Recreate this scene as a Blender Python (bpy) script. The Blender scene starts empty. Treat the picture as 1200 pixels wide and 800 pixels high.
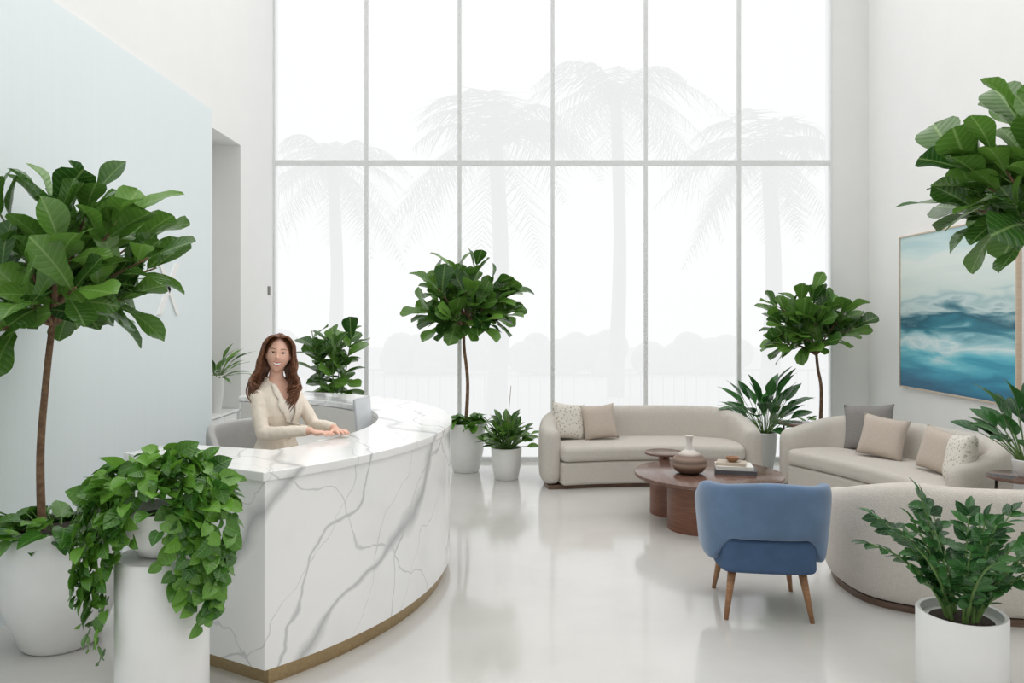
import bpy, bmesh, math, random
from mathutils import Vector, Matrix, noise
from mathutils.bvhtree import BVHTree
random.seed(7)
D=bpy.data; SC=bpy.context.scene; COL=SC.collection
pi=math.pi; R=math.radians
# ---------------------------------------------------------------- materials
def new_mat(name):
    m=D.materials.new(name); m.use_nodes=True
    nt=m.node_tree; b=nt.nodes["Principled BSDF"]
    return m,nt,b
def mat(name,col,rough=.5,metal=0,var=0.0,scale=20,bump=0.0,bscale=200,spec=None,col2=None,bd=.003):
    m,nt,b=new_mat(name)
    b.inputs["Base Color"].default_value=(*col,1); b.inputs["Roughness"].default_value=rough
    b.inputs["Metallic"].default_value=metal
    if spec is not None: b.inputs["Specular IOR Level"].default_value=spec
    tc=nt.nodes.new("ShaderNodeTexCoord")
    n=nt.nodes.new("ShaderNodeTexNoise"); n.inputs["Scale"].default_value=scale; n.inputs["Detail"].default_value=4
    nt.links.new(tc.outputs["Object"],n.inputs["Vector"])
    r=nt.nodes.new("ShaderNodeValToRGB")
    c2=col2 if col2 else tuple(max(0,c*(1-var)) for c in col)
    r.color_ramp.elements[0].position=.35; r.color_ramp.elements[1].position=.65
    r.color_ramp.elements[0].color=(*c2,1); r.color_ramp.elements[1].color=(*col,1)
    nt.links.new(n.outputs["Fac"],r.inputs["Fac"]); nt.links.new(r.outputs["Color"],b.inputs["Base Color"])
    if bump:
        n2=nt.nodes.new("ShaderNodeTexNoise"); n2.inputs["Scale"].default_value=bscale; n2.inputs["Detail"].default_value=2
        nt.links.new(tc.outputs["Object"],n2.inputs["Vector"])
        bp=nt.nodes.new("ShaderNodeBump"); bp.inputs["Strength"].default_value=bump; bp.inputs["Distance"].default_value=bd
        nt.links.new(n2.outputs["Fac"],bp.inputs["Height"]); nt.links.new(bp.outputs["Normal"],b.inputs["Normal"])
    return m
def ramp(nt,stops,interp='LINEAR'):
    r=nt.nodes.new("ShaderNodeValToRGB"); cr=r.color_ramp; cr.interpolation=interp
    while len(cr.elements)<len(stops): cr.elements.new(.5)
    for e,(p,c) in zip(cr.elements,stops):
        e.position=p; e.color=(*c,1) if len(c)==3 else c
    return r
def wood(name,c1,c2,rough=.35,sx=(3,3,30)):
    m,nt,b=new_mat(name); tc=nt.nodes.new("ShaderNodeTexCoord"); mp=nt.nodes.new("ShaderNodeMapping")
    mp.inputs["Scale"].default_value=sx
    n=nt.nodes.new("ShaderNodeTexNoise"); n.inputs["Scale"].default_value=2; n.inputs["Detail"].default_value=6; n.inputs["Distortion"].default_value=.6
    r=ramp(nt,[(.3,c1),(.7,c2)])
    nt.links.new(tc.outputs["Object"],mp.inputs["Vector"]); nt.links.new(mp.outputs[0],n.inputs["Vector"])
    nt.links.new(n.outputs["Fac"],r.inputs["Fac"]); nt.links.new(r.outputs[0],b.inputs["Base Color"])
    b.inputs["Roughness"].default_value=rough
    return m
def math_node(nt,op,a=None,b=None,clamp=False):
    n=nt.nodes.new("ShaderNodeMath"); n.operation=op; n.use_clamp=clamp
    for i,v in enumerate((a,b)):
        if v is None: continue
        if isinstance(v,(int,float)): n.inputs[i].default_value=v
        else: nt.links.new(v,n.inputs[i])
    return n.outputs[0]
def marble():
    m,nt,b=new_mat("white_veined_marble"); L=nt.links.new
    tc=nt.nodes.new("ShaderNodeTexCoord")
    def vein(direction,freq,dist,width,seed,nscale,strength,det=3,pw=.8):
        ns=nt.nodes.new("ShaderNodeTexNoise"); ns.inputs["Scale"].default_value=nscale; ns.inputs["Detail"].default_value=det; ns.inputs["Roughness"].default_value=.42
        mp=nt.nodes.new("ShaderNodeMapping"); mp.inputs["Location"].default_value=(seed,seed*.7,seed*.3); L(tc.outputs["Object"],mp.inputs["Vector"])
        L(mp.outputs[0],ns.inputs["Vector"])
        dt=nt.nodes.new("ShaderNodeVectorMath"); dt.operation='DOT_PRODUCT'; L(mp.outputs[0],dt.inputs[0]); dt.inputs[1].default_value=direction
        w=math_node(nt,'ADD',math_node(nt,'MULTIPLY',dt.outputs["Value"],freq),math_node(nt,'MULTIPLY',ns.outputs["Fac"],dist))
        f=math_node(nt,'PINGPONG',w,.5)
        n2=nt.nodes.new("ShaderNodeTexNoise"); n2.inputs["Scale"].default_value=2.1; n2.inputs["Detail"].default_value=3; L(mp.outputs[0],n2.inputs["Vector"])
        wd=math_node(nt,'MULTIPLY',math_node(nt,'POWER',n2.outputs["Fac"],2.2),width)
        v=math_node(nt,'SUBTRACT',1.0,math_node(nt,'DIVIDE',f,wd),clamp=True)
        return math_node(nt,'MULTIPLY',math_node(nt,'POWER',v,pw),strength)
    v1=vein((.75,.45,-.8),1.1,.85,.26,2.35,1.4,.45,4,1.1)
    v2=vein((.9,.3,-.45),1.7,1.1,.08,5.1,1.6,.40,4)
    v3=vein((.5,.4,.75),1.3,1.2,.05,9.4,1.5,.32,4)
    v4=vein((.7,.5,-.6),2.3,1.3,.045,3.3,2.0,.28,4)
    ns=nt.nodes.new("ShaderNodeTexNoise"); ns.inputs["Scale"].default_value=1.6; ns.inputs["Detail"].default_value=4; L(tc.outputs["Object"],ns.inputs["Vector"])
    cloud=math_node(nt,'MULTIPLY',math_node(nt,'SUBTRACT',ns.outputs["Fac"],.57,clamp=True),.45)
    tot=math_node(nt,'ADD',math_node(nt,'MAXIMUM',math_node(nt,'MAXIMUM',v1,v2),math_node(nt,'MAXIMUM',v3,v4)),cloud,clamp=True)
    r=ramp(nt,[(0,(.91,.91,.905)),(.5,(.48,.49,.50)),(1,(.28,.29,.3))])
    L(tot,r.inputs[0]); L(r.outputs[0],b.inputs["Base Color"]); b.inputs["Roughness"].default_value=.13
    return m
def leaf_mat(name,dark,light,vein,rough=.38,sv=9):
    m,nt,b=new_mat(name); L=nt.links.new
    at=nt.nodes.new("ShaderNodeAttribute"); at.attribute_name="rnd"
    uv=nt.nodes.new("ShaderNodeUVMap"); sep=nt.nodes.new("ShaderNodeSeparateXYZ"); L(uv.outputs[0],sep.inputs[0])
    r=ramp(nt,[(0,dark),(1,light)]); L(at.outputs["Fac"],r.inputs[0])
    a=math_node(nt,'ABSOLUTE',math_node(nt,'SUBTRACT',sep.outputs[0],.5))
    mid=math_node(nt,'SUBTRACT',1.0,math_node(nt,'MULTIPLY',a,22.0),clamp=True)
    k=math_node(nt,'SUBTRACT',math_node(nt,'MULTIPLY',sep.outputs[1],sv),math_node(nt,'MULTIPLY',a,3.5))
    pp=math_node(nt,'PINGPONG',k,.5)
    side=math_node(nt,'MULTIPLY',math_node(nt,'SUBTRACT',1.0,math_node(nt,'MULTIPLY',pp,9.0),clamp=True),.45)
    vv=math_node(nt,'MAXIMUM',mid,side)
    mx=nt.nodes.new("ShaderNodeMix"); mx.data_type='RGBA'
    L(math_node(nt,'MULTIPLY',vv,.6),mx.inputs[0]); L(r.outputs[0],mx.inputs[6]); mx.inputs[7].default_value=(*vein,1)
    L(mx.outputs[2],b.inputs["Base Color"]); b.inputs["Roughness"].default_value=rough
    bp=nt.nodes.new("ShaderNodeBump"); bp.inputs["Strength"].default_value=.5; bp.inputs["Distance"].default_value=.004; L(pp,bp.inputs["Height"]); L(bp.outputs["Normal"],b.inputs["Normal"])
    tr=nt.nodes.new("ShaderNodeBsdfTranslucent"); L(mx.outputs[2],tr.inputs[0])
    ms=nt.nodes.new("ShaderNodeMixShader"); ms.inputs[0].default_value=.25
    L(b.outputs[0],ms.inputs[1]); L(tr.outputs[0],ms.inputs[2]); L(ms.outputs[0],nt.nodes["Material Output"].inputs[0])
    return m
M={}
M['wall']=mat("white_wall_paint",(.90,.90,.89),.8,var=.015,scale=3)
M['frame']=mat("white_window_frame",(.84,.855,.86),.5,var=.02)
M['marble']=marble()
M['brass']=mat("brushed_brass",(.46,.34,.19),.35,metal=.9,var=.15,scale=60)
M['pot']=mat("matte_white_ceramic",(.86,.86,.85),.4,var=.03,scale=8,bump=.1)
M['soil']=mat("potting_soil",(.05,.035,.025),.95,var=.5,scale=60,bump=.8,bscale=90)
M['trunk']=mat("tree_bark",(.26,.15,.085),.8,col2=(.15,.085,.05),scale=40,bump=.6,bscale=80)
M['stem']=mat("green_stem",(.15,.27,.07),.5,var=.3)
M['fid']=leaf_mat("fiddle_leaf",(.020,.080,.012),(.16,.34,.05),(.32,.48,.16),rough=.22)
M['poth']=leaf_mat("pothos_leaf",(.030,.12,.015),(.17,.38,.045),(.2,.44,.1),rough=.2,sv=6)
M['dark']=leaf_mat("dark_leaf",(.012,.055,.016),(.06,.20,.045),(.12,.28,.1),rough=.2,sv=5)
M['sofa']=mat("oatmeal_boucle",(.68,.635,.58),.95,var=.10,scale=110,bump=1.0,bscale=170,bd=.006,spec=.15)
M['plinth']=wood("dark_wood_plinth",(.10,.06,.04),(.18,.11,.07))
M['walnut']=wood("walnut",(.13,.048,.027),(.22,.09,.05),.3)
M['walnut_top']=wood("walnut_top",(.12,.062,.045),(.18,.10,.075),.18,(20,2,2))
M['oak']=wood("leg_wood",(.27,.13,.06),(.38,.20,.095),.4)
M['pale_oak']=wood("pale_oak",(.58,.46,.34),(.68,.56,.43),.5)
M['blue']=mat("blue_velvet",(.115,.20,.335),.8,var=.22,scale=7,bump=.25,bscale=250)
M['blue'].node_tree.nodes["Principled BSDF"].inputs["Sheen Weight"].default_value=.35
M['blue2']=mat("deep_blue_velvet",(.055,.11,.215),.8,var=.14,scale=12,bump=.2,bscale=250)
M['beige']=mat("beige_linen",(.57,.49,.42),.9,var=.08,scale=60,bump=.4)
M['grey']=mat("grey_linen",(.27,.255,.245),.9,var=.1,scale=60,bump=.4)
M['cream']=mat("cream_suiting",(.86,.77,.66),.75,var=.04,scale=30,bump=.25,bscale=300)
M['blouse']=mat("ivory_silk",(.86,.81,.75),.5,var=.04)
M['skin']=mat("skin",(.82,.49,.37),.42,var=.03,scale=25)
M['hair']=mat("chestnut_hair",(.25,.10,.043),.34,col2=(.085,.032,.015),scale=70)
M['brow']=mat("brow_hair",(.17,.08,.045),.7,var=.1)
M['lips']=mat("lips",(.66,.14,.13),.4,var=.1)
M['teeth']=mat("teeth",(.95,.94,.92),.3,var=.02)
M['eye']=mat("eye_white",(.85,.84,.82),.2,var=.02)
M['iris']=mat("brown_iris",(.045,.022,.013),.2,var=.3)
M['chairgrey']=mat("grey_leather",(.46,.46,.455),.5,var=.05,bump=.2)
M['metal']=mat("satin_metal",(.55,.55,.56),.3,metal=.9,var=.05)
M['dmetal']=mat("dark_bronze_metal",(.06,.045,.04),.4,metal=.6,var=.1)
M['white']=mat("white_lacquer",(.88,.88,.87),.35,var=.02)
M['desk']=mat("warm_white_laminate",(.66,.64,.61),.45,var=.03)
M['book1']=mat("book_cloth_white",(.78,.76,.72),.6,var=.05)
M['book2']=mat("book_cloth_charcoal",(.10,.10,.11),.6,var=.2)
M['book3']=mat("book_cloth_sand",(.55,.47,.38),.6,var=.1)
M['paper']=mat("book_paper",(.82,.79,.72),.8,var=.08,scale=120)
M['screen']=mat("monitor_shell",(.62,.64,.67),.35,var=.03)
M['dried']=mat("dried_stem",(.35,.22,.13),.8,var=.3)
M['pave']=mat("exterior_paving",(.66,.67,.66),.8,var=.1,scale=2)
M['palmt']=mat("hazed_palm_trunk",(.40,.40,.38),.9,var=.3,scale=8)  # trunk and frond colours paled, haze put into the colour
M['palmf']=mat("hazed_palm_frond",(.30,.35,.32),.7,var=.3)
M['hedge']=mat("hazed_hedge_leaves",(.66,.69,.66),.8,var=.15,scale=4)  # near-white leaf colour imitates haze over the hedge
M['rail']=mat("pale_railing_metal",(.5,.52,.53),.5,var=.1)
def floor_mat():
    m,nt,b=new_mat("polished_concrete"); L=nt.links.new
    tc=nt.nodes.new("ShaderNodeTexCoord")
    n=nt.nodes.new("ShaderNodeTexNoise"); n.inputs["Scale"].default_value=1.1; n.inputs["Detail"].default_value=8; n.inputs["Roughness"].default_value=.6
    L(tc.outputs["Object"],n.inputs["Vector"])
    r=ramp(nt,[(.3,(.56,.545,.52)),(.7,(.64,.63,.605))]); L(n.outputs["Fac"],r.inputs[0]); L(r.outputs[0],b.inputs["Base Color"])
    r2=ramp(nt,[(.3,(.06,.06,.06)),(.7,(.15,.15,.15))]); L(n.outputs["Fac"],r2.inputs[0]); L(r2.outputs[0],b.inputs["Roughness"])
    b.inputs["Specular IOR Level"].default_value=1.0
    return m
M['floor']=floor_mat()
def panel_mat():
    m,nt,b=new_mat("pale_blue_wallcovering"); L=nt.links.new
    tc=nt.nodes.new("ShaderNodeTexCoord"); mp=nt.nodes.new("ShaderNodeMapping"); mp.inputs["Scale"].default_value=(30,30,.4)
    n=nt.nodes.new("ShaderNodeTexNoise"); n.inputs["Scale"].default_value=2; n.inputs["Detail"].default_value=3
    L(tc.outputs["Object"],mp.inputs["Vector"]); L(mp.outputs[0],n.inputs["Vector"])
    r=ramp(nt,[(.3,(.79,.865,.885)),(.7,(.815,.885,.90))]); L(n.outputs["Fac"],r.inputs[0]); L(r.outputs[0],b.inputs["Base Color"])
    b.inputs["Roughness"].default_value=.6
    return m
M['panel']=panel_mat()
def blind_glow_mat():
    m=D.materials.new("sheer_fabric_daylight_glow"); m.use_nodes=True; nt=m.node_tree; nt.nodes.clear(); L=nt.links.new
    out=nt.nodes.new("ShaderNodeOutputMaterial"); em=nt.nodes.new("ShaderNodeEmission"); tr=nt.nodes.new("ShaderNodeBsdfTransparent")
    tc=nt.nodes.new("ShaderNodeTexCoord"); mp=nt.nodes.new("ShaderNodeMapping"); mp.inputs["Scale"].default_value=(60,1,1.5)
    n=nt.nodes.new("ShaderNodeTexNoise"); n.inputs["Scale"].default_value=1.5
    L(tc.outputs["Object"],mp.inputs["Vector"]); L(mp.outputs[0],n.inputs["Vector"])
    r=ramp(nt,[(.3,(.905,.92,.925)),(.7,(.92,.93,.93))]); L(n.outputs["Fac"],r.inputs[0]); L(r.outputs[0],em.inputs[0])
    em.inputs[1].default_value=.98  # fabric glows by itself, standing in for daylight passing through
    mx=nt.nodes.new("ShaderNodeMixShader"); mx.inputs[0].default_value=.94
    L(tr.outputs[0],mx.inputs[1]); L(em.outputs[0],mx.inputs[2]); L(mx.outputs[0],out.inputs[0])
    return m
M['blind']=blind_glow_mat()
def pattern_mat():
    m,nt,b=new_mat("ivory_patterned_fabric"); L=nt.links.new
    tc=nt.nodes.new("ShaderNodeTexCoord"); v=nt.nodes.new("ShaderNodeTexVoronoi"); v.inputs["Scale"].default_value=38
    L(tc.outputs["Object"],v.inputs["Vector"])
    r=ramp(nt,[(.0,(.36,.31,.26)),(.22,(.42,.37,.32)),(.38,(.74,.70,.63))]); L(v.outputs["Distance"],r.inputs[0]); L(r.outputs[0],b.inputs["Base Color"])
    b.inputs["Roughness"].default_value=.9
    return m
M['pattern']=pattern_mat()
def vase_mat():
    m,nt,b=new_mat("banded_ceramic"); L=nt.links.new
    tc=nt.nodes.new("ShaderNodeTexCoord"); sep=nt.nodes.new("ShaderNodeSeparateXYZ"); L(tc.outputs["Object"],sep.inputs[0])
    t=math_node(nt,'MULTIPLY',sep.outputs[2],1/.33)
    r=ramp(nt,[(0,(.09,.055,.04)),(.16,(.19,.11,.08)),(.24,(.38,.28,.21)),(.32,(.13,.08,.06)),(.40,(.30,.21,.16)),(.47,(.20,.13,.10)),(.53,(.62,.56,.50)),(.6,(.72,.68,.64))],'LINEAR')
    L(t,r.inputs[0]); L(r.outputs[0],b.inputs["Base Color"]); b.inputs["Roughness"].default_value=.5
    return m
M['vase']=vase_mat()
def paint_mat():
    m,nt,b=new_mat("seascape_canvas"); L=nt.links.new
    uv=nt.nodes.new("ShaderNodeUVMap"); sep=nt.nodes.new("ShaderNodeSeparateXYZ"); L(uv.outputs[0],sep.inputs[0])
    mp=nt.nodes.new("ShaderNodeMapping"); mp.inputs["Scale"].default_value=(1.5,7.5,1); mp.inputs["Location"].default_value=(.3,.8,0); L(uv.outputs[0],mp.inputs[0])
    n=nt.nodes.new("ShaderNodeTexNoise"); n.inputs["Scale"].default_value=1.5; n.inputs["Detail"].default_value=7; n.inputs["Distortion"].default_value=.6; L(mp.outputs[0],n.inputs["Vector"])
    t=math_node(nt,'ADD',sep.outputs[1],math_node(nt,'MULTIPLY',math_node(nt,'SUBTRACT',n.outputs["Fac"],.5),.36))
    r=ramp(nt,[(0,(.015,.13,.24)),(.09,(.025,.24,.38)),(.16,(.05,.38,.52)),(.22,(.16,.56,.66)),(.29,(.70,.84,.86)),(.34,(.30,.58,.64)),(.39,(.04,.24,.32)),(.45,(.02,.12,.18)),(.48,(.12,.30,.36)),(.52,(.60,.73,.73)),(.56,(.40,.58,.60)),(.62,(.66,.77,.74)),(.80,(.78,.85,.81)),(.9,(.62,.78,.77)),(1,(.48,.68,.70))])
    L(t,r.inputs[0]); L(r.outputs[0],b.inputs["Base Color"]); b.inputs["Roughness"].default_value=.5
    return m
M['paint']=paint_mat()

# ---------------------------------------------------------------- geometry helpers
def mk(name,verts,faces,material,parent=None,smooth=True,uvs=None,rnd=None,bevel=0,seg=3,loc=None,rot=None):
    me=D.meshes.new(name); me.from_pydata([tuple(v) for v in verts],[],faces); me.update()
    if uvs is not None:
        ul=me.uv_layers.new(name="UVMap")
        for lp in me.loops: ul.data[lp.index].uv=uvs[lp.vertex_index]
    if rnd is not None:
        a=me.attributes.new("rnd",'FLOAT','POINT'); a.data.foreach_set("value",rnd)
    o=D.objects.new(name,me); COL.objects.link(o)
    if material: me.materials.append(material)
    if smooth: me.polygons.foreach_set("use_smooth",[True]*len(me.polygons))
    if parent: o.parent=parent
    if loc: o.location=loc
    if rot: o.rotation_euler=rot
    if bevel:
        md=o.modifiers.new("bevel",'BEVEL'); md.width=bevel; md.segments=seg; md.limit_method='ANGLE'; md.angle_limit=.6
        wn=o.modifiers.new("wn",'WEIGHTED_NORMAL')
    return o
def fixn(o):
    bm=bmesh.new(); bm.from_mesh(o.data); bmesh.ops.recalc_face_normals(bm,faces=bm.faces); bm.to_mesh(o.data); bm.free(); return o
def empty(name,loc,rotz=0,label="",cat="",group=None):
    e=D.objects.new(name,None); e.empty_display_size=.2; COL.objects.link(e); e.location=loc; e.rotation_euler=(0,0,rotz)
    e["label"]=label; e["category"]=cat
    if group: e["group"]=group
    return e
def tag(o,label,cat,group=None):
    o["label"]=label; o["category"]=cat
    if group: o["group"]=group
    return o
def boxg(x0,x1,y0,y1,z0,z1):
    v=[(x0,y0,z0),(x1,y0,z0),(x1,y1,z0),(x0,y1,z0),(x0,y0,z1),(x1,y0,z1),(x1,y1,z1),(x0,y1,z1)]
    f=[(3,2,1,0),(4,5,6,7),(0,1,5,4),(1,2,6,5),(2,3,7,6),(3,0,4,7)]
    return v,f
def join(*gs):
    V=[];F=[]
    for v,f in gs:
        o=len(V); V+=list(v); F+=[tuple(i+o for i in q) for q in f]
    return V,F
def box(name,b,material,parent=None,bevel=0,**k):
    v,f=boxg(*b); return mk(name,v,f,material,parent,smooth=bevel>0,bevel=bevel,**k)
def latheg(prof,seg=40,c=(0,0)):
    V=[];F=[]
    for r,z in prof:
        for i in range(seg):
            a=2*pi*i/seg; V.append((c[0]+r*math.cos(a),c[1]+r*math.sin(a),z))
    for j in range(len(prof)-1):
        for i in range(seg):
            i2=(i+1)%seg; F.append((j*seg+i,j*seg+i2,(j+1)*seg+i2,(j+1)*seg+i))
    F.append(tuple(reversed(range(seg)))); n=(len(prof)-1)*seg; F.append(tuple(range(n,n+seg)))
    return V,F
def lathe(name,prof,material,parent=None,seg=40,c=(0,0),**k):
    v,f=latheg(prof,seg,c); o=mk(name,v,f,material,parent,**k)
    md=o.modifiers.new("es",'EDGE_SPLIT'); md.split_angle=.7
    return o
def cat(pts,n=8):
    P=[Vector(p) for p in pts]; P=[P[0]*2-P[1]]+P+[P[-1]*2-P[-2]]; out=[]
    for i in range(1,len(P)-2):
        for k in range(n):
            t=k/n; a,b,c,d=P[i-1],P[i],P[i+1],P[i+2]
            out.append(.5*((2*b)+(c-a)*t+(2*a-5*b+4*c-d)*t*t+(3*b-a-3*c+d)*t**3))
    out.append(P[-2]); return out
def tubeg(pts,rad,seg=8,up=None,ratio=1.0):
    P=[Vector(p) for p in pts]; n=len(P)
    if not isinstance(rad,(list,tuple)): rad=[rad]*n
    if len(rad)!=n:
        rad=[rad[min(len(rad)-1,int(i/(n-1)*(len(rad)-1)))]*(1-((i/(n-1)*(len(rad)-1))%1))+rad[min(len(rad)-1,int(i/(n-1)*(len(rad)-1))+1)]*((i/(n-1)*(len(rad)-1))%1) for i in range(n)]
    V=[];F=[]; prev=None
    for i in range(n):
        t=(P[min(n-1,i+1)]-P[max(0,i-1)])
        if t.length<1e-9: t=Vector((0,0,1))
        t.normalize()
        if prev is None:
            u=Vector(up) if up else (Vector((0,1,0)) if abs(t.y)<.9 else Vector((1,0,0)))
            a=t.cross(u).normalized()
        else:
            a=(prev-t*prev.dot(t)).normalized()
        prev=a; b=t.cross(a)
        for k in range(seg):
            q=2*pi*k/seg; V.append(P[i]+a*(rad[i]*math.cos(q))+b*(rad[i]*ratio*math.sin(q)))
    for i in range(n-1):
        for k in range(seg):
            k2=(k+1)%seg; F.append((i*seg+k,i*seg+k2,(i+1)*seg+k2,(i+1)*seg+k))
    F.append(tuple(reversed(range(seg)))); F.append(tuple(range((n-1)*seg,n*seg)))
    return V,F
def sphereg(c,r,nu=24,nv=16):
    if not isinstance(r,(list,tuple)): r=(r,r,r)
    V=[];F=[]
    for j in range(1,nv):
        th=pi*j/nv
        for i in range(nu):
            a=2*pi*i/nu; V.append((c[0]+r[0]*math.sin(th)*math.cos(a),c[1]+r[1]*math.sin(th)*math.sin(a),c[2]+r[2]*math.cos(th)))
    for j in range(nv-2):
        for i in range(nu):
            i2=(i+1)%nu; F.append((j*nu+i,(j+1)*nu+i,(j+1)*nu+i2,j*nu+i2))
    V.append((c[0],c[1],c[2]+r[2])); V.append((c[0],c[1],c[2]-r[2])); t=len(V)-2
    for i in range(nu):
        i2=(i+1)%nu; F.append((t,i,i2)); F.append((t+1,(nv-2)*nu+i2,(nv-2)*nu+i))
    return V,F
def polyext(name,pts,z0,z1,material,parent=None,bevel=0,seg=4,**k):
    n=len(pts); V=[(p[0],p[1],z0) for p in pts]+[(p[0],p[1],z1) for p in pts]
    F=[tuple(reversed(range(n))),tuple(range(n,2*n))]+[(i,(i+1)%n,n+(i+1)%n,n+i) for i in range(n)]
    o=mk(name,V,F,material,parent,smooth=False,bevel=bevel,seg=seg,**k); fixn(o)
    if bevel: o.data.polygons.foreach_set("use_smooth",[True]*len(o.data.polygons))
    return o
def bake(o,name=None):
    dg=bpy.context.evaluated_depsgraph_get(); me=D.meshes.new_from_object(o.evaluated_get(dg)); o.modifiers.clear(); old=o.data; o.data=me
    me.polygons.foreach_set("use_smooth",[True]*len(me.polygons)); return o
def remesh(o,vox,smooth=3):
    md=o.modifiers.new("r",'REMESH'); md.mode='VOXEL'; md.voxel_size=vox; md.use_smooth_shade=True
    if smooth: s=o.modifiers.new("s",'SMOOTH'); s.iterations=smooth; s.factor=.5
    return bake(o)

# ---------------------------------------------------------------- person
pe=empty("person",(-1.465,4.78,0),R(57),"seated person with long brown hair in cream blazer, smiling","person")
MH=Matrix.Translation((-.008,-.026,1.512))@Matrix.Rotation(R(-42),4,'Z')@Matrix.Rotation(R(6),4,'Y')@Matrix.Rotation(R(-3),4,'X')
def headpt(x,y,z,feat=True,g=1.0):
    px,py,pz=x*.070*g,y*.092*g,z*.117*g
    if z<0:
        k=-z; px*=1-.34*k**2.0; py*= (1-.04*k) if y<0 else (1-.40*k)
    if feat and y<0:
        G=lambda a,s: math.exp(-(a/s)**2)
        py-=.027*G(px,.0105)*G(pz+.022,.012)+.011*G(px,.007)*G(pz-.0,.024)+.007*G(abs(px)-.011,.006)*G(pz+.027,.007)
        py+=.009*G(abs(px)-.030,.014)*G(pz-.010,.011)
        py-=.005*G(px,.022)*G(pz+.057,.012)+.006*G(px,.016)*G(pz+.098,.014)
        py-=.007*G(abs(px)-.038,.016)*G(pz+.028,.016)+.003*G(abs(px)-.028,.016)*G(pz-.028,.007)
        py+=.004*G(px,.02)*G(pz+.082,.006)
    return Vector((px,py,pz))
def headg(nu,nv,feat=True,g=1.0,keep=None):
    v,f=sphereg((0,0,0),1,nu,nv); raw=[Vector(p) for p in v]
    if keep: f=[q for q in f if keep(sum((raw[i] for i in q),Vector())/len(q))]
    return [headpt(p.x,p.y,p.z,feat,g) for p in raw],f
hv,hf=headg(96,72)
hb=BVHTree.FromPolygons(hv,hf)
def facey(x,z):
    h=hb.ray_cast(Vector((x,-.5,z)),Vector((0,1,0)))[0]; return h.y if h else -.08
T=lambda V:[MH@Vector(p) for p in V]
TG=lambda g:(T(g[0]),g[1])
def loft(rings,seg=32,add=0,ex=2.3):
    V=[];F=[]
    for z,rx,ry,yc in rings:
        for i in range(seg):
            a=2*pi*i/seg; c,s=math.cos(a),math.sin(a); f=(abs(c)**ex+abs(s)**ex)**(-1/ex)
            V.append(((rx+add)*c*f,yc+(ry+add)*s*f,z))
    n=len(rings)
    for j in range(n-1):
        for i in range(seg): i2=(i+1)%seg; F.append((j*seg+i,j*seg+i2,(j+1)*seg+i2,(j+1)*seg+i))
    F.append(tuple(reversed(range(seg)))); F.append(tuple(range((n-1)*seg,n*seg))); return V,F
RG=[(.73,.14,.11,.03),(.80,.155,.12,.02),(.90,.134,.105,.01),(.99,.105,.086,.0),(1.08,.112,.094,-.008),(1.15,.126,.108,-.018),(1.21,.134,.100,-.012),(1.26,.136,.082,-.004),(1.30,.118,.066,.0),(1.33,.088,.056,.003),(1.352,.06,.048,.006),(1.375,.046,.045,.004)]
shR,shL=Vector((-.146,.005,1.255)),Vector((.146,.005,1.255))
elR,elL=Vector((-.18,-.09,1.05)),Vector((.19,-.13,1.06))
wrR,wrL=Vector((-.03,-.335,1.066)),Vector((.125,-.375,1.066))
def hand(w,fd,side):
    fd=Vector(fd).normalized(); pr=Vector((-fd.y,fd.x,0))*side; g=[]
    pc=w+fd*.05+Vector((0,0,-.012))
    g.append(sphereg(pc,(.036,.036,.016),16,10))
    g.append(tubeg([w-fd*.01,w+fd*.03+Vector((0,0,-.005)),w+fd*.075+Vector((0,0,-.012))],[.022,.026,.030],12,up=(0,0,1),ratio=.5))
    for k,(off,ln) in enumerate([(.027,.068),(.009,.076),(-.009,.071),(-.027,.056)]):
        b=w+fd*(.078-abs(off)*.2)+pr*off+Vector((0,0,-.013)); sp=fd+pr*off*5
        sp.normalize()
        g.append(tubeg([b-sp*.02,b+sp*ln*.35+Vector((0,0,.006)),b+sp*ln*.7+Vector((0,0,-.001)),b+sp*ln+Vector((0,0,-.010))],[.0088,.0085,.0078,.006],8))
    b=w+fd*.025+pr*.024+Vector((0,0,-.01)); q=(fd*.75+pr*.66).normalized()
    g.append(tubeg([b-q*.01,b+q*.03,b+q*.055+fd*.006+Vector((0,0,-.008))],[.012,.0105,.007],8))
    return g
fdR=(.35,-.93,0); fdL=(-.30,-.95,0)
parts=[TG((hv,hf)),loft(RG),tubeg([(0,.010,1.32),(0,.0,1.40),(0,-.016,1.47)],[.050,.042,.044],20)]
for s in(-1,1): parts.append(TG(sphereg((s*.070,.006,-.008),(.008,.016,.028),12,8)))
for sh,el,wr in((shR,elR,wrR),(shL,elL,wrL)):
    parts.append(sphereg(sh,(.044,.044,.042),16,10)); parts.append(tubeg([Vector((sh.x*.6,.0,sh.z+.008)),sh,sh.lerp(el,.35),el],[.040,.042,.040,.033],14)); parts.append(sphereg(el,.033,14,10)); parts.append(tubeg([el,el.lerp(wr,.3),wr],[.033,.034,.022],14)); parts.append(sphereg(wr,.022,12,8))
parts+=hand(wrR,fdR,1)+hand(wrL,fdL,-1)
legs=[]
for s in(-1,1):
    hip=Vector((s*.085,0,.80)); kn=Vector((s*.10,-.34,.81)); an=Vector((s*.10,-.22,.40)); toe=Vector((s*.11,-.36,.335))
    legs.append((hip,kn,an,toe)); parts+= [tubeg([hip,hip.lerp(kn,.5),kn],[.085,.075,.056],16),sphereg(kn,.056,16,10),tubeg([kn,kn.lerp(an,.35),an],[.053,.052,.034],16),sphereg(an,.034),tubeg([an+Vector((0,.03,-.03)),an+Vector((0,-.05,-.045)),toe],[.034,.034,.024],12)]
bd=mk("body",*join(*parts),M['skin'],pe); remesh(bd,.0042,1)
tp=[loft([(.72,.145,.115,.03),(.80,.16,.125,.02),(.9,.145,.11,.01)],add=.01)]
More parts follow.
